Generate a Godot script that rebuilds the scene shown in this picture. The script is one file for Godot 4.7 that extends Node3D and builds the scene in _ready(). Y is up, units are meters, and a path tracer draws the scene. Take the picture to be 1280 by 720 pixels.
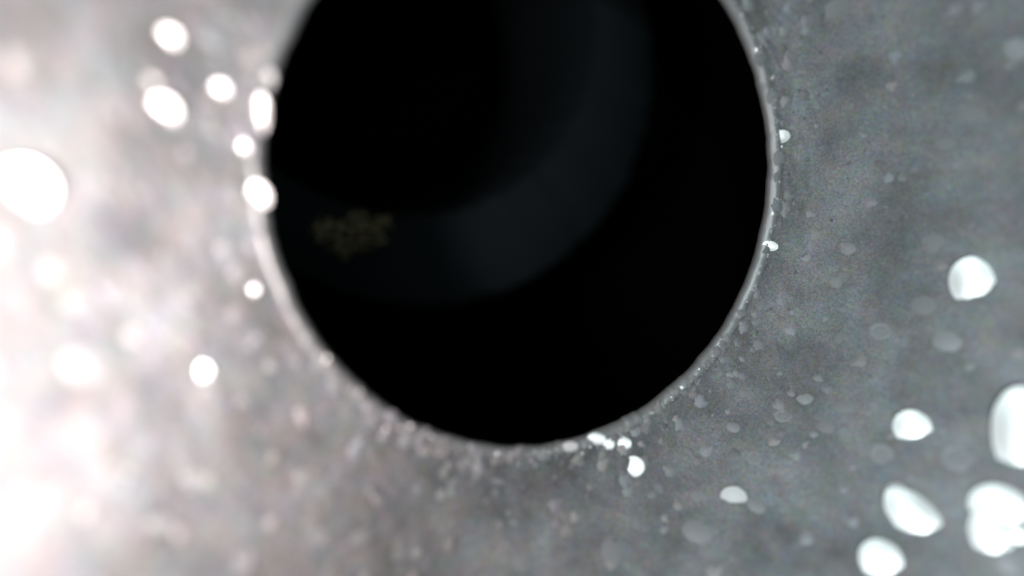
extends Node3D
# Borescope close-up of a round port in a dusty cast metal duct. All sizes below are millimetres, turned into metres by MM.
# The port's axis is z, its rim lies in the plane z = 0, the dark cavity is at z < 0.

const MM := 0.001
const SPAN := 380.0  # how much of the unrolled wall its texture covers
var noise := FastNoiseLite.new()
var lumps := FastNoiseLite.new()
var burr := FastNoiseLite.new()
var rng := RandomNumberGenerator.new()
var taken := {}
var M := {}


func numbered(called: String) -> String:
	taken[called] = taken.get(called, -1) + 1
	return called if taken[called] == 0 else "%s_%03d" % [called, taken[called]]


func tag(o: Node3D, label: String, category: String, group := "") -> void:
	o.set_meta("label", label)
	o.set_meta("category", category)
	if group:
		o.set_meta("group", group)


func put(called: String, mesh: Mesh, mat: Material, parent: Node) -> MeshInstance3D:
	var o := MeshInstance3D.new()
	o.name = called
	o.mesh = mesh
	o.material_override = mat
	parent.add_child(o, true)
	return o


# ---------------------------------------------------------------- the wall's shape
func wall_z(x: float, y: float) -> float:
	var r := sqrt(x * x + y * y)
	var q := maxf(r - 51.5, 0.0)
	var steep := 1.0 + 5.0 * pow(maxf(0.0, cos(atan2(y, x) + 0.35)), 1.5)
	var z := 0.14 * q + 0.0065 * steep * q * q
	var fade := clampf((r - 51.0) / 3.0, 0.0, 1.0)
	z += fade * (0.34 * noise.get_noise_2d(x, y) + 0.4 * lumps.get_noise_2d(x, y))
	return z


func wall_normal(x: float, y: float) -> Vector3:
	var e := 0.35
	return Vector3(wall_z(x - e, y) - wall_z(x + e, y), wall_z(x, y - e) - wall_z(x, y + e), 2.0 * e).normalized()


# A net of rows x columns of points, closed round the columns; facing the side where row i+1 x column j+1 turns counterclockwise.
func net(points: Array, columns: int, flip: bool, along := PackedVector2Array()) -> ArrayMesh:
	var rows := points.size() / columns
	var st := SurfaceTool.new()
	st.begin(Mesh.PRIMITIVE_TRIANGLES)
	for k in points.size():
		if along.size():
			st.set_uv(along[k])
		st.add_vertex(points[k] * MM)
	for i in rows - 1:
		for j in columns:
			var a := i * columns + j
			var b := i * columns + (j + 1) % columns
			var c := a + columns
			var d := b + columns
			for k: int in ([a, b, c, b, d, c] if flip else [a, c, b, b, c, d]):
				st.add_index(k)
	st.generate_normals()
	return st.commit()


func flared_wall() -> ArrayMesh:
	var pts := []
	var n := 420
	var along := PackedVector2Array()
	var gone := PackedFloat32Array()  # the way along the surface from the axis, so that the texture does not stretch where the wall rises
	gone.resize(n)
	gone.fill(51.4)
	for i in 131:
		var t := i / 130.0
		var r := 51.4 + 58.0 * t * (0.55 + 0.45 * t)
		for j in n:
			var a := TAU * j / n
			var p := Vector3(r * cos(a), r * sin(a), wall_z(r * cos(a), r * sin(a)))
			if i > 0:
				gone[j] += p.distance_to(pts[-n])
			pts.append(p)
			along.append(Vector2(cos(a), sin(a)) * gone[j] / SPAN + Vector2(0.5, 0.5))
	return net(pts, n, false, along)


# The rounded, burred lip between the wall and the hole.
func rim_ring() -> ArrayMesh:
	var pts := []
	var n := 900
	var shape := [[52.4, -0.1], [52.25, 0.26], [52.0, 0.62], [51.5, 0.72], [51.0, 0.55], [50.5, 0.15], [50.2, -0.3], [50.05, -0.9], [50.2, -1.4], [50.6, -2.2], [52.0, -3.0]]
	for s: Array in shape:
		for j in n:
			var a := TAU * j / n
			var low: float = 0.5 - 0.5 * sin(a)  # the lower edge is the rougher one
			var ragged := 0.42 * burr.get_noise_2d(cos(a) * 50.0, sin(a) * 50.0) + (0.15 + 0.55 * low) * maxf(0.0, burr.get_noise_2d(cos(a) * 150.0 + 70.0, sin(a) * 150.0) - 0.12)
			var r: float = s[0] - ragged * clampf((52.6 - s[0]) / 1.6, 0.0, 1.0)
			var z: float = s[1] + 0.3 * burr.get_noise_2d(cos(a) * 90.0, sin(a) * 90.0 + 300.0)
			pts.append(Vector3(r * cos(a), r * sin(a), z))
	return net(pts, n, false)


func lathe(profile: Array, n: int, middle := Vector2.ZERO, squash := Vector2.ONE, wobble := 0.0) -> ArrayMesh:
	var pts := []
	for s: Array in profile:
		for j in n:
			var a := TAU * j / n
			var r: float = s[0] * (1.0 + wobble * noise.get_noise_2d(cos(a) * 40.0, sin(a) * 40.0 + s[1]))
			pts.append(Vector3(middle.x + r * cos(a) * squash.x, middle.y + r * sin(a) * squash.y, s[1]))
	return net(pts, n, false)


# ---------------------------------------------------------------- flecks
# A low irregular dome of unit radius, y up.
func dome(seed_: int, height: float, ragged: float, flat_top: float) -> ArrayMesh:
	var f := FastNoiseLite.new()
	f.seed = seed_
	f.frequency = 0.9
	var st := SurfaceTool.new()
	st.begin(Mesh.PRIMITIVE_TRIANGLES)
	var n := 28
	var rows := 9
	for i in rows + 1:
		var t := minf(float(i) / (rows - 2), 1.0)  # the last two rows are the skirt under the edge
		st.set_smooth_group(0 if i < rows - 1 else 1)
		for j in n:
			var a := TAU * j / n
			var edge := 1.0 + ragged * f.get_noise_2d(cos(a) * 1.3, sin(a) * 1.3)
			var h := height * pow(1.0 - pow(t, flat_top), 1.3) + 0.03 * height * f.get_noise_2d(cos(a) * t * 2.0 + 9.0, sin(a) * t * 2.0)
			edge *= 0.72 if i == rows else 1.0
			st.add_vertex(Vector3(t * edge * cos(a), h - (1.6 * height if i == rows else 0.0), t * edge * sin(a)))
	for i in rows:
		if i == rows - 2:
			continue
		for j in n:
			var p := i * n + j
			var q := i * n + (j + 1) % n
			for k: int in [p, q, p + n, q, q + n, p + n]:
				st.add_index(k)
	st.generate_normals()
	return st.commit()


func ring(seed_: int) -> ArrayMesh:
	var f := FastNoiseLite.new()
	f.seed = seed_
	f.frequency = 0.8
	var st := SurfaceTool.new()
	st.begin(Mesh.PRIMITIVE_TRIANGLES)
	var n := 32
	var shape := [[0.42, -0.02], [0.56, 0.07], [0.72, 0.13], [0.88, 0.11], [1.0, -0.04]]
	for s: Array in shape:
		for j in n:
			var a := TAU * j / n
			var edge := 1.0 + 0.08 * f.get_noise_2d(cos(a), sin(a))
			var tall := 1.0 + 0.9 * f.get_noise_2d(cos(a) + 5.0, sin(a))
			st.add_vertex(Vector3(s[0] * edge * cos(a), s[1] * tall, s[0] * edge * sin(a)))
	for i in shape.size() - 1:
		for j in n:
			var p := i * n + j
			var q := i * n + (j + 1) % n
			for k: int in [p, q, p + n, q, q + n, p + n]:
				st.add_index(k)
	st.generate_normals()
	return st.commit()


# Where something lies on the wall or on the rim: its place and a basis whose y is the surface's normal.
func seat(clock: float, out: float, along: Vector3, sink: float, lean := []) -> Transform3D:
	var a := deg_to_rad(clock)
	var x := out * cos(a)
	var y := out * sin(a)
	var up := wall_normal(x, y)
	var z := wall_z(x, y)
	if out < 52.4:
		up = Vector3(-0.12 * cos(a), -0.12 * sin(a), 1.0).normalized()
		z = 0.62
	if lean.size() == 3:  # a flake that lies tipped up on the rough surface
		up = Vector3(lean[0], lean[1], lean[2]).normalized()
	along = (along - up * along.dot(up)).normalized()
	return Transform3D(Basis(along, up, along.cross(up)), (Vector3(x, y, z) - up * sink) * MM)


# ---------------------------------------------------------------- materials
func wall_texture() -> ImageTexture:
	var n := 1800
	var im := Image.create(n, n, false, Image.FORMAT_RGB8)
	var blot := FastNoiseLite.new()
	blot.seed = 5
	blot.frequency = 0.055
	blot.fractal_octaves = 5
	blot.fractal_gain = 0.6
	var tint := FastNoiseLite.new()
	tint.seed = 21
	tint.frequency = 0.13
	tint.fractal_octaves = 3
	var grime := FastNoiseLite.new()
	grime.seed = 33
	grime.frequency = 0.03
	grime.fractal_octaves = 4
	for v in n:
		for u in n:
			var x := (float(u) / n - 0.5) * SPAN
			var y := (float(v) / n - 0.5) * SPAN
			var r := sqrt(x * x + y * y)
			if r > 189.0 or r < 48.0:
				continue
			var b := 0.30 * (1.0 + 0.5 * blot.get_noise_2d(x, y) + 0.25 * grime.get_noise_2d(x, y)) * (1.0 + rng.randf_range(-0.32, 0.32))
			# an uneven sooty band round the lower part of the hole, where dirt has run down and dried
			var a := atan2(y, x)
			var soot := maxf(0.0, cos(a + 1.45)) * clampf((66.0 + 16.0 * grime.get_noise_2d(x * 1.7, y * 1.7 + 80.0) - r) / 12.0, 0.0, 1.0)
			b *= 1.0 - 0.26 * soot
			var t := 0.10 * tint.get_noise_2d(x, y)
			var w := 0.09 * tint.get_noise_2d(x + 200.0, y)
			var c := Color(b * (1.0 + t + 0.3 * w) * rng.randf_range(0.75, 1.25), b * (1.0 - 0.4 * t) * rng.randf_range(0.8, 1.2), b * (1.0 - 0.2 * t - w) * rng.randf_range(0.7, 1.3)).linear_to_srgb()
			im.set_pixel(u, v, c)
	return ImageTexture.create_from_image(im)


func material(name_: String, c: Color, rough: float, metal := 0.0, spec := 0.5) -> StandardMaterial3D:
	var m := StandardMaterial3D.new()
	m.resource_name = name_
	m.albedo_color = c.linear_to_srgb()
	m.roughness = rough
	m.metallic = metal
	m.metallic_specular = spec
	return m


func materials() -> void:
	var wall := material("dusty cast metal", Color.WHITE, 0.62, 0.0, 0.5)
	wall.albedo_texture = wall_texture()
	var grain := FastNoiseLite.new()
	grain.seed = 3
	grain.frequency = 0.03
	grain.fractal_octaves = 5
	var bumps := NoiseTexture2D.new()
	bumps.width = 1024
	bumps.height = 1024
	bumps.seamless = true
	bumps.as_normal_map = true
	bumps.bump_strength = 3.0
	bumps.noise = grain
	wall.normal_enabled = true
	wall.normal_texture = bumps
	wall.normal_scale = 0.35
	M.wall = wall
	M.rim = material("worn metal", Color(0.50, 0.50, 0.49), 0.45, 0.5)
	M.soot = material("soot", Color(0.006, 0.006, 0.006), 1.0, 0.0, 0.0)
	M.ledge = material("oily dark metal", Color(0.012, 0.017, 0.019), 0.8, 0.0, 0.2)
	M.rust = material("brown scale", Color(0.34, 0.29, 0.16), 0.9, 0.0, 0.2)
	var flaky := FastNoiseLite.new()
	flaky.seed = 9
	flaky.frequency = 0.03
	flaky.fractal_octaves = 4
	var ramp := Gradient.new()
	ramp.offsets = PackedFloat32Array([0.35, 0.6])
	ramp.colors = PackedColorArray([Color(0.12, 0.11, 0.09), Color(1.0, 1.0, 1.0)])
	var patches := NoiseTexture2D.new()
	patches.width = 256
	patches.height = 256
	patches.noise = flaky
	patches.color_ramp = ramp
	M.rust.albedo_texture = patches
	M.rust.uv1_triplanar = true
	M.rust.uv1_scale = Vector3.ONE * 0.5
	M.g = material("bright metal", Color(0.96, 0.94, 0.90), 0.45, 1.0)
	M.m = material("pale metal", Color(0.85, 0.83, 0.81), 0.55, 0.2)
	M.d = material("grey oxide", Color(0.47, 0.47, 0.47), 0.6, 0.15)
	M.f = material("dust", Color(0.37, 0.37, 0.365), 0.7)
	M.film = material("dried film", Color(0.375, 0.375, 0.375), 0.55)
	M.crust = material("dried crust", Color(0.41, 0.41, 0.41), 0.5)
	var dust := material("fine dust", Color.WHITE, 0.7)
	dust.vertex_color_use_as_albedo = true
	M.dust = dust


func lamp(at: Vector3, towards: Vector3, energy: float, size: float, color: Color) -> void:
	var l := AreaLight3D.new()
	l.name = "borescope_led"
	l.area_size = Vector2(size, size) * MM
	l.area_normalize_energy = true
	l.light_energy = energy
	l.light_color = color
	l.area_range = 1.0
	l.area_attenuation = 2.0
	l.shadow_enabled = true
	add_child(l, true)
	l.look_at_from_position(at * MM, (at + towards) * MM, Vector3.UP)


func _ready() -> void:
	# ---- camera, background, lamps
	var cam := Camera3D.new()
	cam.name = "camera"
	cam.near = 0.004
	cam.far = 5.0
	add_child(cam)
	cam.look_at_from_position(Vector3(-50.32, -3.59, 103.17) * MM, Vector3(-50.32 + 37.452, -3.59 - 13.832, 103.17 - 91.684) * MM, Vector3(0.0, 0.98881, -0.14918))
	var lens := CameraAttributesPhysical.new()
	lens.frustum_focal_length = 25.736  # 50 degrees high on Godot's 24 mm
	lens.exposure_aperture = 2.57       # an opening of 10 mm
	lens.frustum_focus_distance = 0.135
	lens.frustum_near = 0.004
	lens.frustum_far = 5.0
	cam.attributes = lens
	cam.fov = 50.0
	var env := Environment.new()
	env.background_mode = Environment.BG_COLOR
	env.background_color = Color.BLACK
	env.tonemap_mode = Environment.TONE_MAPPER_LINEAR
	env.tonemap_exposure = 1.0
	env.sdfgi_enabled = true
	env.ssao_enabled = true
	env.ssil_enabled = true
	var we := WorldEnvironment.new()
	we.environment = env
	add_child(we)
	lamp(Vector3(-91.0, -26.0, 66.0), Vector3(-0.30, 0.06, -0.95), 0.0190, 20.0, Color(1.0, 0.96, 0.965))
	lamp(Vector3(-12.1, -40.1, 115.6), Vector3(0.837, -0.535, -0.116), 0.0111, 7.0, Color(0.915, 0.975, 1.0))
	lamp(Vector3(-45.2, 34.7, 102.5), Vector3(0.766, 0.525, -0.371), 0.0074, 7.0, Color(0.89, 0.975, 1.0))

	# ---- the casting
	rng.seed = 11
	noise.seed = 4
	noise.frequency = 0.35
	noise.fractal_octaves = 4
	lumps.seed = 8
	lumps.frequency = 0.07
	lumps.fractal_octaves = 2
	burr.seed = 15
	burr.frequency = 0.05
	burr.fractal_octaves = 4
	materials()
	var casting := Node3D.new()
	casting.name = "metal_casting"
	add_child(casting)
	tag(casting, "dusty grey cast metal duct wall flaring round a large dark round hole", "casting")
	put("flared_wall", flared_wall(), M.wall, casting)
	put("rim", rim_ring(), M.rim, casting).set_meta("label", "thin paler worn rim of the hole with rough lower edge")
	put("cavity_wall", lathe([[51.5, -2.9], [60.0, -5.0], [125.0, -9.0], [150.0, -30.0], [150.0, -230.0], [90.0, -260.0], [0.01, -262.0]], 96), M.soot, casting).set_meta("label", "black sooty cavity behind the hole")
	# the ledge of the next port, deeper in and off to one side
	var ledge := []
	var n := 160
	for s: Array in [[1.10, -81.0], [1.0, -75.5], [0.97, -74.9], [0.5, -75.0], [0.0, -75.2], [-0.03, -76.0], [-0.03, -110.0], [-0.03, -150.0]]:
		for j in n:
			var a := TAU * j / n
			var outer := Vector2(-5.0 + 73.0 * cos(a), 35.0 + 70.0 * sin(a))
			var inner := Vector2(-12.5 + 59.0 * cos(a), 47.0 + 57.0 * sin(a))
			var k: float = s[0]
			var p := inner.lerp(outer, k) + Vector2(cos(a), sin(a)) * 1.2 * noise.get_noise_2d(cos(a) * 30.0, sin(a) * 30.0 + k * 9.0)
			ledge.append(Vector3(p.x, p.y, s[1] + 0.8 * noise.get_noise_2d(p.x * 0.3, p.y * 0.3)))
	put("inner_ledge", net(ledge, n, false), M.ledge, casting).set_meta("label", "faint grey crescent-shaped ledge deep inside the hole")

	var scale_chip := put("scale_flake", dome(77, 0.35, 0.75, 2.0), M.rust, self)
	var flake_z := -74.6
	scale_chip.transform = Transform3D(Basis(Vector3(10.5, 0.5, 0.0), Vector3(0.0, 0.0, 9.0), Vector3(-1.5, -6.5, 0.0)) * Basis.from_scale(Vector3.ONE * MM), Vector3(-27.0, -14.5, flake_z) * MM)
	tag(scale_chip, "faint brownish flake of scale lying on the ledge inside the dark hole", "scale flake")

	# ---- flecks, specks and droplet marks on the wall: kind, angle round the axis, distance from it, two half sizes, the way the first points, label, the way a tipped one faces
	var spots := [
	["g", 165.5, 64.2, 1.27, 1.21, [0.81, -0.52, -0.28], "white round metal fleck above the slightly larger one, near ten o'clock of the dark hole", [-0.11, -0.42, 0.9]],
	["g", 174.1, 63.2, 1.85, 1.54, [0.85, -0.45, -0.26], "large white round metal fleck below a smaller white fleck, half past nine of the hole", [-0.12, -0.33, 0.94]],
	["g", 169.7, 56.85, 1.08, 1.06, [0.92, -0.32, -0.2], "white glinting fleck between the two stacked large flecks and the hole's rim", [-0.18, -0.35, 0.92]],
	["m", 171.3, 65.11, 0.83, 0.74, [0.89, -0.34, -0.3], "pale round metal fleck far out at half past nine of the dark hole", [-0.1, -0.36, 0.93]],
	["d", 170.2, 67.1, 0.74, 0.54, [0.94, -0.11, -0.32], "small grey round fleck far out at half past nine of the dark hole", []],
	["g", -176.1, 77.83, 2.91, 2.94, [0.9, 0.05, -0.43], "very large blown-out white metal fleck farthest out at nine o'clock of the dark hole", [0.04, -0.24, 0.97]],
	["g", 171.9, 50.96, 0.98, 2.83, [1.0, -0.03, 0.0], "tall oval white metal fleck on the rim at half past nine of the hole", [-0.24, -0.31, 0.92]],
	["m", 165.8, 50.9, 0.69, 1.28, [0.99, -0.13, 0.0], "pale fleck on the rim just above the tall oval white fleck", [-0.24, -0.36, 0.9]],
	["g", 177.5, 53.17, 0.9, 0.73, [0.89, -0.43, -0.15], "small white oval fleck between the tall oval fleck and the round rim fleck", [-0.22, -0.27, 0.94]],
	["g", -174.7, 50.9, 1.36, 1.88, [0.91, 0.41, 0.0], "white round metal fleck overhanging the hole at its nine o'clock edge", [-0.25, -0.19, 0.95]],
	["g", -159.5, 55.21, 0.72, 0.76, [0.98, 0.03, -0.18], "small bright white fleck just off the rim, at eight o'clock of the dark hole", [-0.26, -0.03, 0.97]],
	["g", -152.0, 66.54, 1.24, 1.16, [0.96, -0.05, -0.28], "bright white metal fleck touching a ring-shaped droplet mark at eight o'clock of the hole", [-0.2, 0.11, 0.97]],
	["r", -149.2, 67.14, 1.22, 1.15, [0.96, -0.06, -0.27], "small ring-shaped droplet mark touching the bright white fleck above it", []],
	["d", -158.5, 77.64, 2.84, 2.28, [0.91, -0.2, -0.37], "largest pale grey round fleck, far out level with the bright fleck at eight o'clock", []],
	["d", -142.5, 75.72, 1.89, 1.86, [0.94, -0.14, -0.3], "soft pale round fleck alone on the bright wall at half past seven of the hole", []],
	["r", -132.1, 79.64, 1.98, 2.22, [0.95, -0.2, -0.25], "large ring-shaped droplet mark far out at seven o'clock of the dark hole", []],
	["d", -132.1, 66.1, 1.42, 1.35, [0.98, -0.09, -0.19], "grey round fleck near the rim at seven o'clock of the dark hole", []],
	["d", -166.7, 57.13, 1.11, 1.3, [0.98, 0.04, -0.2], "small grey fleck in the shaded patch just outside the rim, half past eight", []],
	["d", -161.7, 62.5, 1.43, 1.25, [0.97, 0.01, -0.26], "grey round fleck level with the small white fleck by the rim, half past eight", []],
	["f", -156.7, 63.37, 1.83, 0.75, [0.97, -0.01, -0.26], "faint oval speck near the rim at eight o'clock of the dark hole", []],
	["r", -164.1, 71.25, 1.59, 1.55, [0.93, -0.02, -0.35], "ring-shaped droplet mark far out at half past eight of the dark hole", []],
	["d", -140.9, 81.97, 1.88, 1.49, [0.93, -0.2, -0.32], "large grey round fleck far out at half past seven of the dark hole", []],
	["f", -164.5, 75.54, 1.93, 1.8, [0.92, -0.03, -0.4], "large faint round speck far out at half past eight of the dark hole", []],
	["f", -171.2, 76.72, 1.17, 1.01, [0.91, 0.01, -0.42], "faint round speck far out at half past eight of the dark hole", []],
	["g", -10.4, 76.5, 3.57, 4.68, [0.47, 0.23, 0.85], "large lone white glinting fleck at half past three of the dark hole, far out", [-0.83, 0.03, 0.55]],
	["g", -33.1, 76.74, 3.18, 3.29, [0.57, 0.19, 0.8], "large white round fleck above the slanted oval white fleck, far out at four o'clock", [-0.77, 0.27, 0.58]],
	["d", -19.8, 75.9, 2.58, 2.21, [0.46, -0.01, 0.89], "grey round fleck far out at four o'clock of the dark hole", []],
	["f", -15.5, 73.51, 2.19, 2.31, [0.53, 0.25, 0.81], "faint speck just below the lone white fleck, half past three of the hole", []],
	["r", -21.0, 70.58, 2.12, 1.87, [0.57, 0.06, 0.82], "small droplet mark left of the grey oval fleck, far out at four o'clock", []],
	["f", -5.2, 73.24, 2.19, 2.31, [0.51, 0.16, 0.85], "faint speck just above the lone white fleck at half past three of the hole", []],
	["f", 13.7, 76.6, 2.52, 1.99, [0.51, -0.31, 0.8], "faint oval speck far out at three o'clock of the dark hole", []],
	["f", 9.7, 74.12, 1.81, 1.39, [0.52, 0.02, 0.85], "small faint oval speck far out at three o'clock of the dark hole", []],
	["d", 20.7, 81.02, 1.88, 2.45, [0.31, 0.57, 0.76], "grey round fleck far out at half past two of the dark hole", []],
	["f", 34.9, 66.59, 2.68, 2.12, [0.73, 0.31, 0.61], "faint oval speck near the rim at two o'clock of the dark hole", []],
	["d", 36.4, 55.44, 1.41, 0.95, [0.84, 0.47, 0.28], "small grey oval fleck just off the rim at two o'clock of the dark hole", []],
	["f", 32.9, 51.05, 1.43, 1.5, [1.0, 0.06, 0.0], "small faint round speck on the rim at two o'clock of the dark hole", []],
	["d", 23.7, 51.39, 1.49, 1.38, [0.97, 0.24, 0.0], "small grey round fleck on the rim at half past two of the dark hole", []],
	["g", 14.5, 52.14, 1.73, 1.39, [0.96, 0.24, 0.18], "small pale fleck, brightest of the row along the three o'clock rim", [-0.58, -0.25, 0.78]],
	["d", 9.6, 51.31, 1.37, 1.63, [1.0, 0.06, 0.0], "small grey round fleck on the rim at three o'clock of the dark hole", []],
	["f", 5.2, 50.9, 0.85, 1.27, [1.0, 0.06, 0.0], "tiny faint oval speck on the rim at three o'clock of the dark hole", []],
	["g", -11.0, 51.8, 1.66, 1.07, [0.98, -0.13, 0.16], "small pale fleck on the rim at the inner end of a thin streak", [-0.59, -0.09, 0.8]],
	["f", -9.6, 55.89, 1.98, 0.56, [0.91, 0.06, 0.42], "small faint oval speck just off the rim at half past three of the dark hole", []],
	["d", -11.8, 59.63, 1.42, 1.12, [0.79, -0.09, 0.61], "small grey oval fleck near the rim at half past three of the dark hole", []],
	["d", -37.3, 67.51, 1.84, 1.57, [0.74, 0.23, 0.63], "small grey round fleck near the rim at half past four of the dark hole", []],
	["r", -41.6, 66.74, 1.84, 1.39, [0.78, 0.21, 0.59], "small ring-shaped droplet mark touching a small grey fleck, near half past four", []],
	["d", -49.2, 63.08, 1.52, 1.05, [0.84, -0.02, 0.54], "small grey oval fleck near the rim at half past four of the dark hole", []],
	["r", -50.8, 67.86, 1.62, 1.53, [0.83, 0.19, 0.53], "lone small ring-shaped droplet mark below the cluster of grey flecks, half past four", []],
	["f", -39.3, 70.94, 1.76, 1.67, [0.72, 0.28, 0.64], "small faint round speck far out at half past four of the dark hole", []],
	["d", -41.6, 56.71, 1.05, 0.73, [0.91, -0.12, 0.39], "tiny grey oval fleck just off the rim at half past four of the dark hole", []],
	["f", -42.7, 60.6, 1.03, 0.9, [0.88, 0.1, 0.47], "tiny faint round speck near the rim at half past four of the dark hole", []],
	["f", -28.7, 55.62, 0.89, 0.56, [0.93, 0.05, 0.36], "tiny faint oval speck just off the rim at four o'clock of the dark hole", []],
	["f", -28.5, 51.46, 1.07, 0.74, [0.95, -0.31, 0.01], "tiny faint oval speck on the rim at four o'clock of the dark hole", []],
	["f", -34.9, 71.23, 1.92, 1.31, [0.68, 0.29, 0.67], "small faint oval speck far out at four o'clock of the dark hole", []],
	["f", -55.8, 63.11, 1.32, 1.03, [0.91, 0.08, 0.41], "small faint oval speck near the rim at five o'clock of the dark hole", []],
	["m", -58.1, 70.03, 2.55, 2.06, [0.82, 0.04, 0.58], "pale oval fleck with a dimmer grey fleck close beside it, half past four", [-0.54, 0.29, 0.79]],
	["d", -56.1, 72.27, 2.18, 1.77, [0.78, 0.09, 0.61], "grey oval fleck close beside a brighter pale oval fleck, half past four", []],
	["d", -66.1, 71.18, 3.15, 2.8, [0.88, 0.06, 0.48], "large grey round fleck far out at five o'clock of the dark hole", []],
	["r", -38.5, 76.15, 2.08, 2.02, [0.66, 0.34, 0.67], "ring-shaped droplet mark far out at half past four of the dark hole", []],
	["r", -34.1, 80.14, 2.51, 2.48, [0.59, 0.38, 0.71], "large ring-shaped droplet mark beside the huge white fleck at the photo's edge", []],
	["f", -63.2, 67.68, 1.41, 1.31, [0.9, 0.1, 0.42], "small faint round speck near the rim at five o'clock of the dark hole", []],
	["g", -43.6, 80.8, 3.51, 5.67, [0.69, 0.68, 0.26], "very large slanted oval white fleck with a pale fleck at its upper end", [-0.73, 0.39, 0.55]],
	["m", -42.4, 78.99, 2.17, 2.1, [0.7, 0.57, 0.43], "pale oval fleck at the upper end of the slanted oval white fleck", [-0.73, 0.37, 0.57]],
	["g", -28.3, 82.54, 4.61, 8.67, [0.48, 0.21, 0.85], "huge tall white metal fleck farthest out at four o'clock of the dark hole", [-0.84, 0.24, 0.49]],
	["g", -37.2, 83.57, 4.0, 3.55, [0.55, 0.26, 0.8], "very large white oval fleck merged with another white fleck just below it", [-0.8, 0.34, 0.49]],
	["g", -40.7, 84.42, 2.92, 4.46, [0.6, 0.34, 0.72], "large white fleck merged with the wider white fleck just above it", [-0.78, 0.38, 0.49]],
	["g", -50.6, 81.61, 3.44, 3.45, [0.72, 0.34, 0.6], "large white round fleck at the photo's lower edge, below the slanted oval fleck", [-0.68, 0.45, 0.57]],
	["g", -39.0, 85.26, 1.22, 1.72, [0.6, 0.42, 0.68], "small white fleck in the corner beside the two merged white flecks", [-0.8, 0.37, 0.48]],
	["g", -70.4, 59.01, 2.24, 2.08, [0.98, -0.02, 0.2], "small bright white fleck standing alone just below the rim's chain of flecks", [-0.41, 0.27, 0.87]],
	["g", -70.9, 53.97, 1.99, 1.29, [0.97, -0.19, 0.13], "small white oval fleck, brightest end of the chain on the lower rim", [-0.39, 0.23, 0.89]],
	["g", -74.3, 52.73, 1.69, 1.24, [0.89, -0.44, 0.13], "small pale fleck second from the bright end of the lower rim's chain", [-0.37, 0.23, 0.9]],
	["g", -76.8, 50.9, 1.87, 1.18, [0.99, -0.13, 0.0], "small pale fleck third from the bright end of the lower rim's chain", [-0.35, 0.22, 0.91]],
	["m", -83.5, 50.9, 1.67, 0.98, [1.0, 0.06, 0.0], "small pale fleck at the dim far end of the lower rim's chain", [-0.31, 0.24, 0.92]],
	["d", -79.7, 50.9, 1.22, 0.58, [1.0, 0.06, 0.0], "small grey oval fleck on the rim at half past five of the dark hole", []],
	["m", -124.9, 53.48, 0.49, 0.42, [1.0, -0.01, -0.09], "tiny pale round metal fleck just off the rim at seven o'clock of the dark hole", [-0.44, 0.23, 0.86]],
	["m", -121.2, 50.9, 0.69, 0.34, [1.0, -0.03, 0.0], "tiny pale oval metal fleck on the rim at seven o'clock of the dark hole", [-0.48, 0.23, 0.85]],
	["m", -116.4, 51.03, 0.75, 0.26, [0.95, -0.31, 0.0], "tiny pale oval metal fleck on the rim at half past six of the dark hole", [-0.5, 0.24, 0.83]],
	["d", -123.4, 51.31, 0.62, 0.35, [0.98, -0.22, 0.0], "tiny grey oval fleck on the rim at seven o'clock of the dark hole", []],
	["m", -133.8, 50.9, 0.39, 0.33, [0.87, -0.49, 0.0], "tiny pale round metal fleck on the rim at seven o'clock of the dark hole", [-0.41, 0.16, 0.9]],
	["d", -129.6, 51.01, 0.58, 0.46, [0.87, -0.49, 0.0], "tiny grey round fleck on the rim at seven o'clock of the dark hole", []],
	["d", -145.4, 54.59, 0.74, 0.78, [0.99, 0.01, -0.15], "small grey round fleck just off the rim at half past seven of the dark hole", []],
	["f", -141.0, 57.33, 0.75, 0.65, [0.99, -0.02, -0.16], "small faint round speck near the rim at half past seven of the dark hole", []],
	["d", -147.4, 51.44, 0.62, 0.29, [0.64, -0.77, 0.0], "tiny grey oval fleck on the rim at half past seven of the dark hole", []],
	["d", -107.9, 58.12, 1.46, 1.22, [1.0, -0.04, -0.05], "small grey round fleck near the rim at half past six of the dark hole", []],
	["f", -95.4, 63.91, 1.55, 1.47, [1.0, -0.08, 0.05], "small faint round speck near the rim at six o'clock of the dark hole", []],
	["f", -111.5, 68.22, 1.65, 1.28, [0.99, -0.11, -0.09], "faint oval speck near the rim at half past six of the dark hole", []],
	["f", -94.3, 69.85, 2.45, 1.92, [0.99, -0.09, 0.12], "faint oval speck near the rim at six o'clock of the dark hole", []],
	["f", -113.0, 70.55, 2.34, 1.7, [0.99, -0.13, -0.1], "faint oval speck far out at half past six of the dark hole", []],
	["f", -99.7, 56.67, 1.71, 0.64, [0.98, -0.22, 0.02], "small faint oval speck just off the rim at six o'clock of the dark hole", []],
	["f", -120.1, 70.02, 1.94, 1.46, [0.98, -0.13, -0.15], "faint oval speck far out at seven o'clock of the dark hole", []],
	["f", -80.7, 70.1, 2.41, 3.22, [0.96, -0.02, 0.28], "large faint round speck near the rim at half past five of the dark hole", []],
	]
	var domes := []
	for i in 5:
		domes.append(dome(100 + i, 0.09, 0.035, 2.0))
	var flats := []
	for i in 5:
		flats.append(dome(200 + i, 0.14, 0.1, 2.2))
	var rings := [ring(301), ring(302), ring(303)]
	var what := {
		"g": ["metal_fleck", "metal fleck", "glinting flecks on the metal wall"], "m": ["metal_fleck", "metal fleck", "glinting flecks on the metal wall"],
		"d": ["grey_fleck", "grey fleck", "dull grey flecks on the metal wall"], "f": ["faint_speck", "speck", "faint specks on the metal wall"],
		"r": ["droplet_mark", "droplet mark", "ring-shaped droplet marks on the metal wall"],
	}
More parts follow.
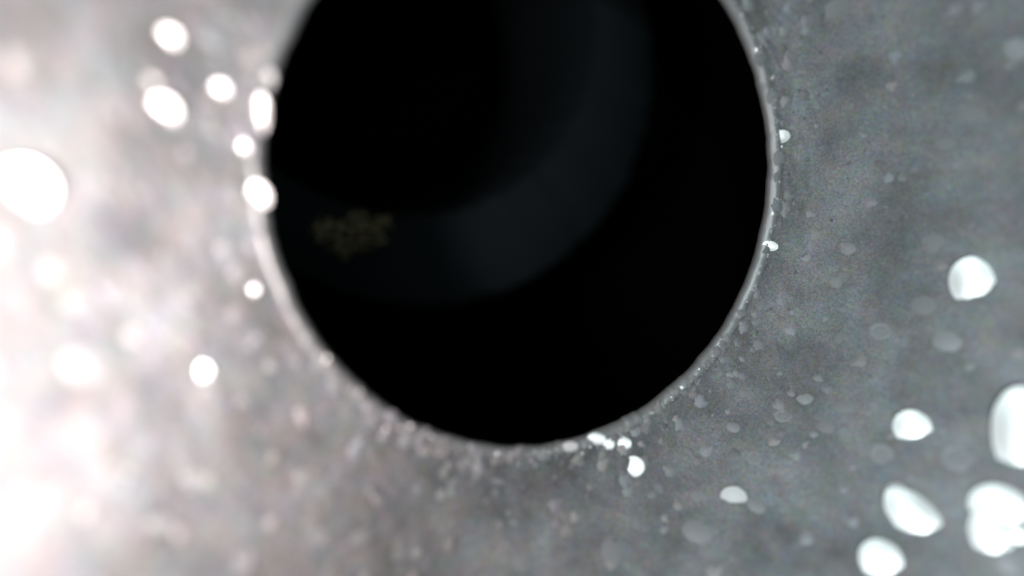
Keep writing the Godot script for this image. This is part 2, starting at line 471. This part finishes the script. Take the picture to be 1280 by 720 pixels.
	for i in spots.size():
		var s: Array = spots[i]
		var kind: String = s[0]
		var t := seat(s[1], s[2], Vector3(s[5][0], s[5][1], s[5][2]), 0.02 if s[7].is_empty() else -0.12 * s[3], s[7])
		var size := Vector3(s[3], (s[3] + s[4]) * 0.5, s[4]) * MM
		var o: Node3D
		if kind == "r":
			o = Node3D.new()
			o.name = numbered(what[kind][0])
			add_child(o, true)
			put("film", flats[i % 5], M.film, o).scale = Vector3(0.72, 0.4, 0.72)
			put("ring", rings[i % 3], M.crust, o).scale = Vector3(1.0, 0.55, 1.0)
		else:
			o = put(numbered(what[kind][0]), flats[i % 5] if kind == "f" or kind == "d" else domes[i % 5], M[kind], self)
		o.transform = Transform3D(t.basis * Basis.from_scale(size), t.origin)
		tag(o, s[6], what[kind][1], what[kind][2])

	# ---- the dust that lies on everything: nobody could count it
	var mm := MultiMesh.new()
	mm.transform_format = MultiMesh.TRANSFORM_3D
	mm.use_colors = true
	mm.mesh = dome(400, 0.5, 0.5, 2.0)
	var count := 5200
	mm.instance_count = count
	for i in count:
		var out := 51.2 + 60.0 * pow(rng.randf(), 1.35)
		var where := rng.randf_range(0.0, 360.0)
		if i % 16 == 0:
			out = 50.9 + absf(rng.randfn(0.0, 3.0))
			where = rng.randf_range(225.0, 335.0)
		var t := seat(where, out, Vector3.RIGHT.rotated(Vector3.BACK, rng.randf_range(0.0, TAU)), 0.02)
		var size := 0.12 + 0.30 * pow(rng.randf(), 3.0)
		if i % 40 == 0:
			size *= 2.0
		var b := 0.30 * rng.randf_range(0.65, 1.4)
		if i >= 4300 and i < 5050:  # wider pale spots where drops have dried
			size = rng.randf_range(0.5, 1.5)
			b = 0.30 * rng.randf_range(0.95, 1.65)
		elif i >= 5050:  # bright grit caught on the lip
			where = rng.randf_range(-150.0, 45.0)
			out = 51.0 + absf(rng.randfn(0.0, 0.5))
			t = seat(where, out, Vector3.RIGHT.rotated(Vector3.BACK, rng.randf_range(0.0, TAU)), 0.02)
			size = rng.randf_range(0.15, 0.55)
			b = rng.randf_range(0.3, 0.8)
		mm.set_instance_transform(i, Transform3D(t.basis * Basis.from_scale(Vector3(size * rng.randf_range(0.7, 1.4), size * 0.8, size) * MM), t.origin))
		mm.set_instance_color(i, Color(b * rng.randf_range(0.93, 1.1), b, b * rng.randf_range(0.93, 1.07)))
	var dust := MultiMeshInstance3D.new()
	dust.name = "fine_dust"
	dust.multimesh = mm
	dust.material_override = M.dust
	add_child(dust)
	tag(dust, "fine grey dust and grit lying all over the metal wall round the hole", "dust")
	dust.set_meta("kind", "stuff")

	# ---- glittering grit caught along the rough lip, densest at the bottom and down one side
	var glitter := MultiMesh.new()
	glitter.transform_format = MultiMesh.TRANSFORM_3D
	glitter.mesh = dome(410, 0.3, 0.4, 2.0)
	glitter.instance_count = 170
	for i in 170:
		var where := rng.randfn(-82.0, 24.0) if i % 2 == 0 else rng.randf_range(-60.0, 50.0)
		var t := seat(where, 50.9 + absf(rng.randfn(0.0, 0.8)), Vector3.RIGHT.rotated(Vector3.BACK, rng.randf_range(0.0, TAU)), 0.02)
		var tip := Basis.from_euler(Vector3(rng.randfn(0.0, 0.5), 0.0, rng.randfn(0.0, 0.5)))
		var size := 0.2 + 0.35 * pow(rng.randf(), 2.5)
		glitter.set_instance_transform(i, Transform3D(t.basis * tip * Basis.from_scale(Vector3(size * rng.randf_range(0.9, 1.5), size, size) * MM), t.origin))
	var grit := MultiMeshInstance3D.new()
	grit.name = "glittering_grit"
	grit.multimesh = glitter
	grit.material_override = M.g
	add_child(grit)
	tag(grit, "tiny glittering metal grit strewn along the lower and outer rim of the hole", "grit")
	grit.set_meta("kind", "stuff")
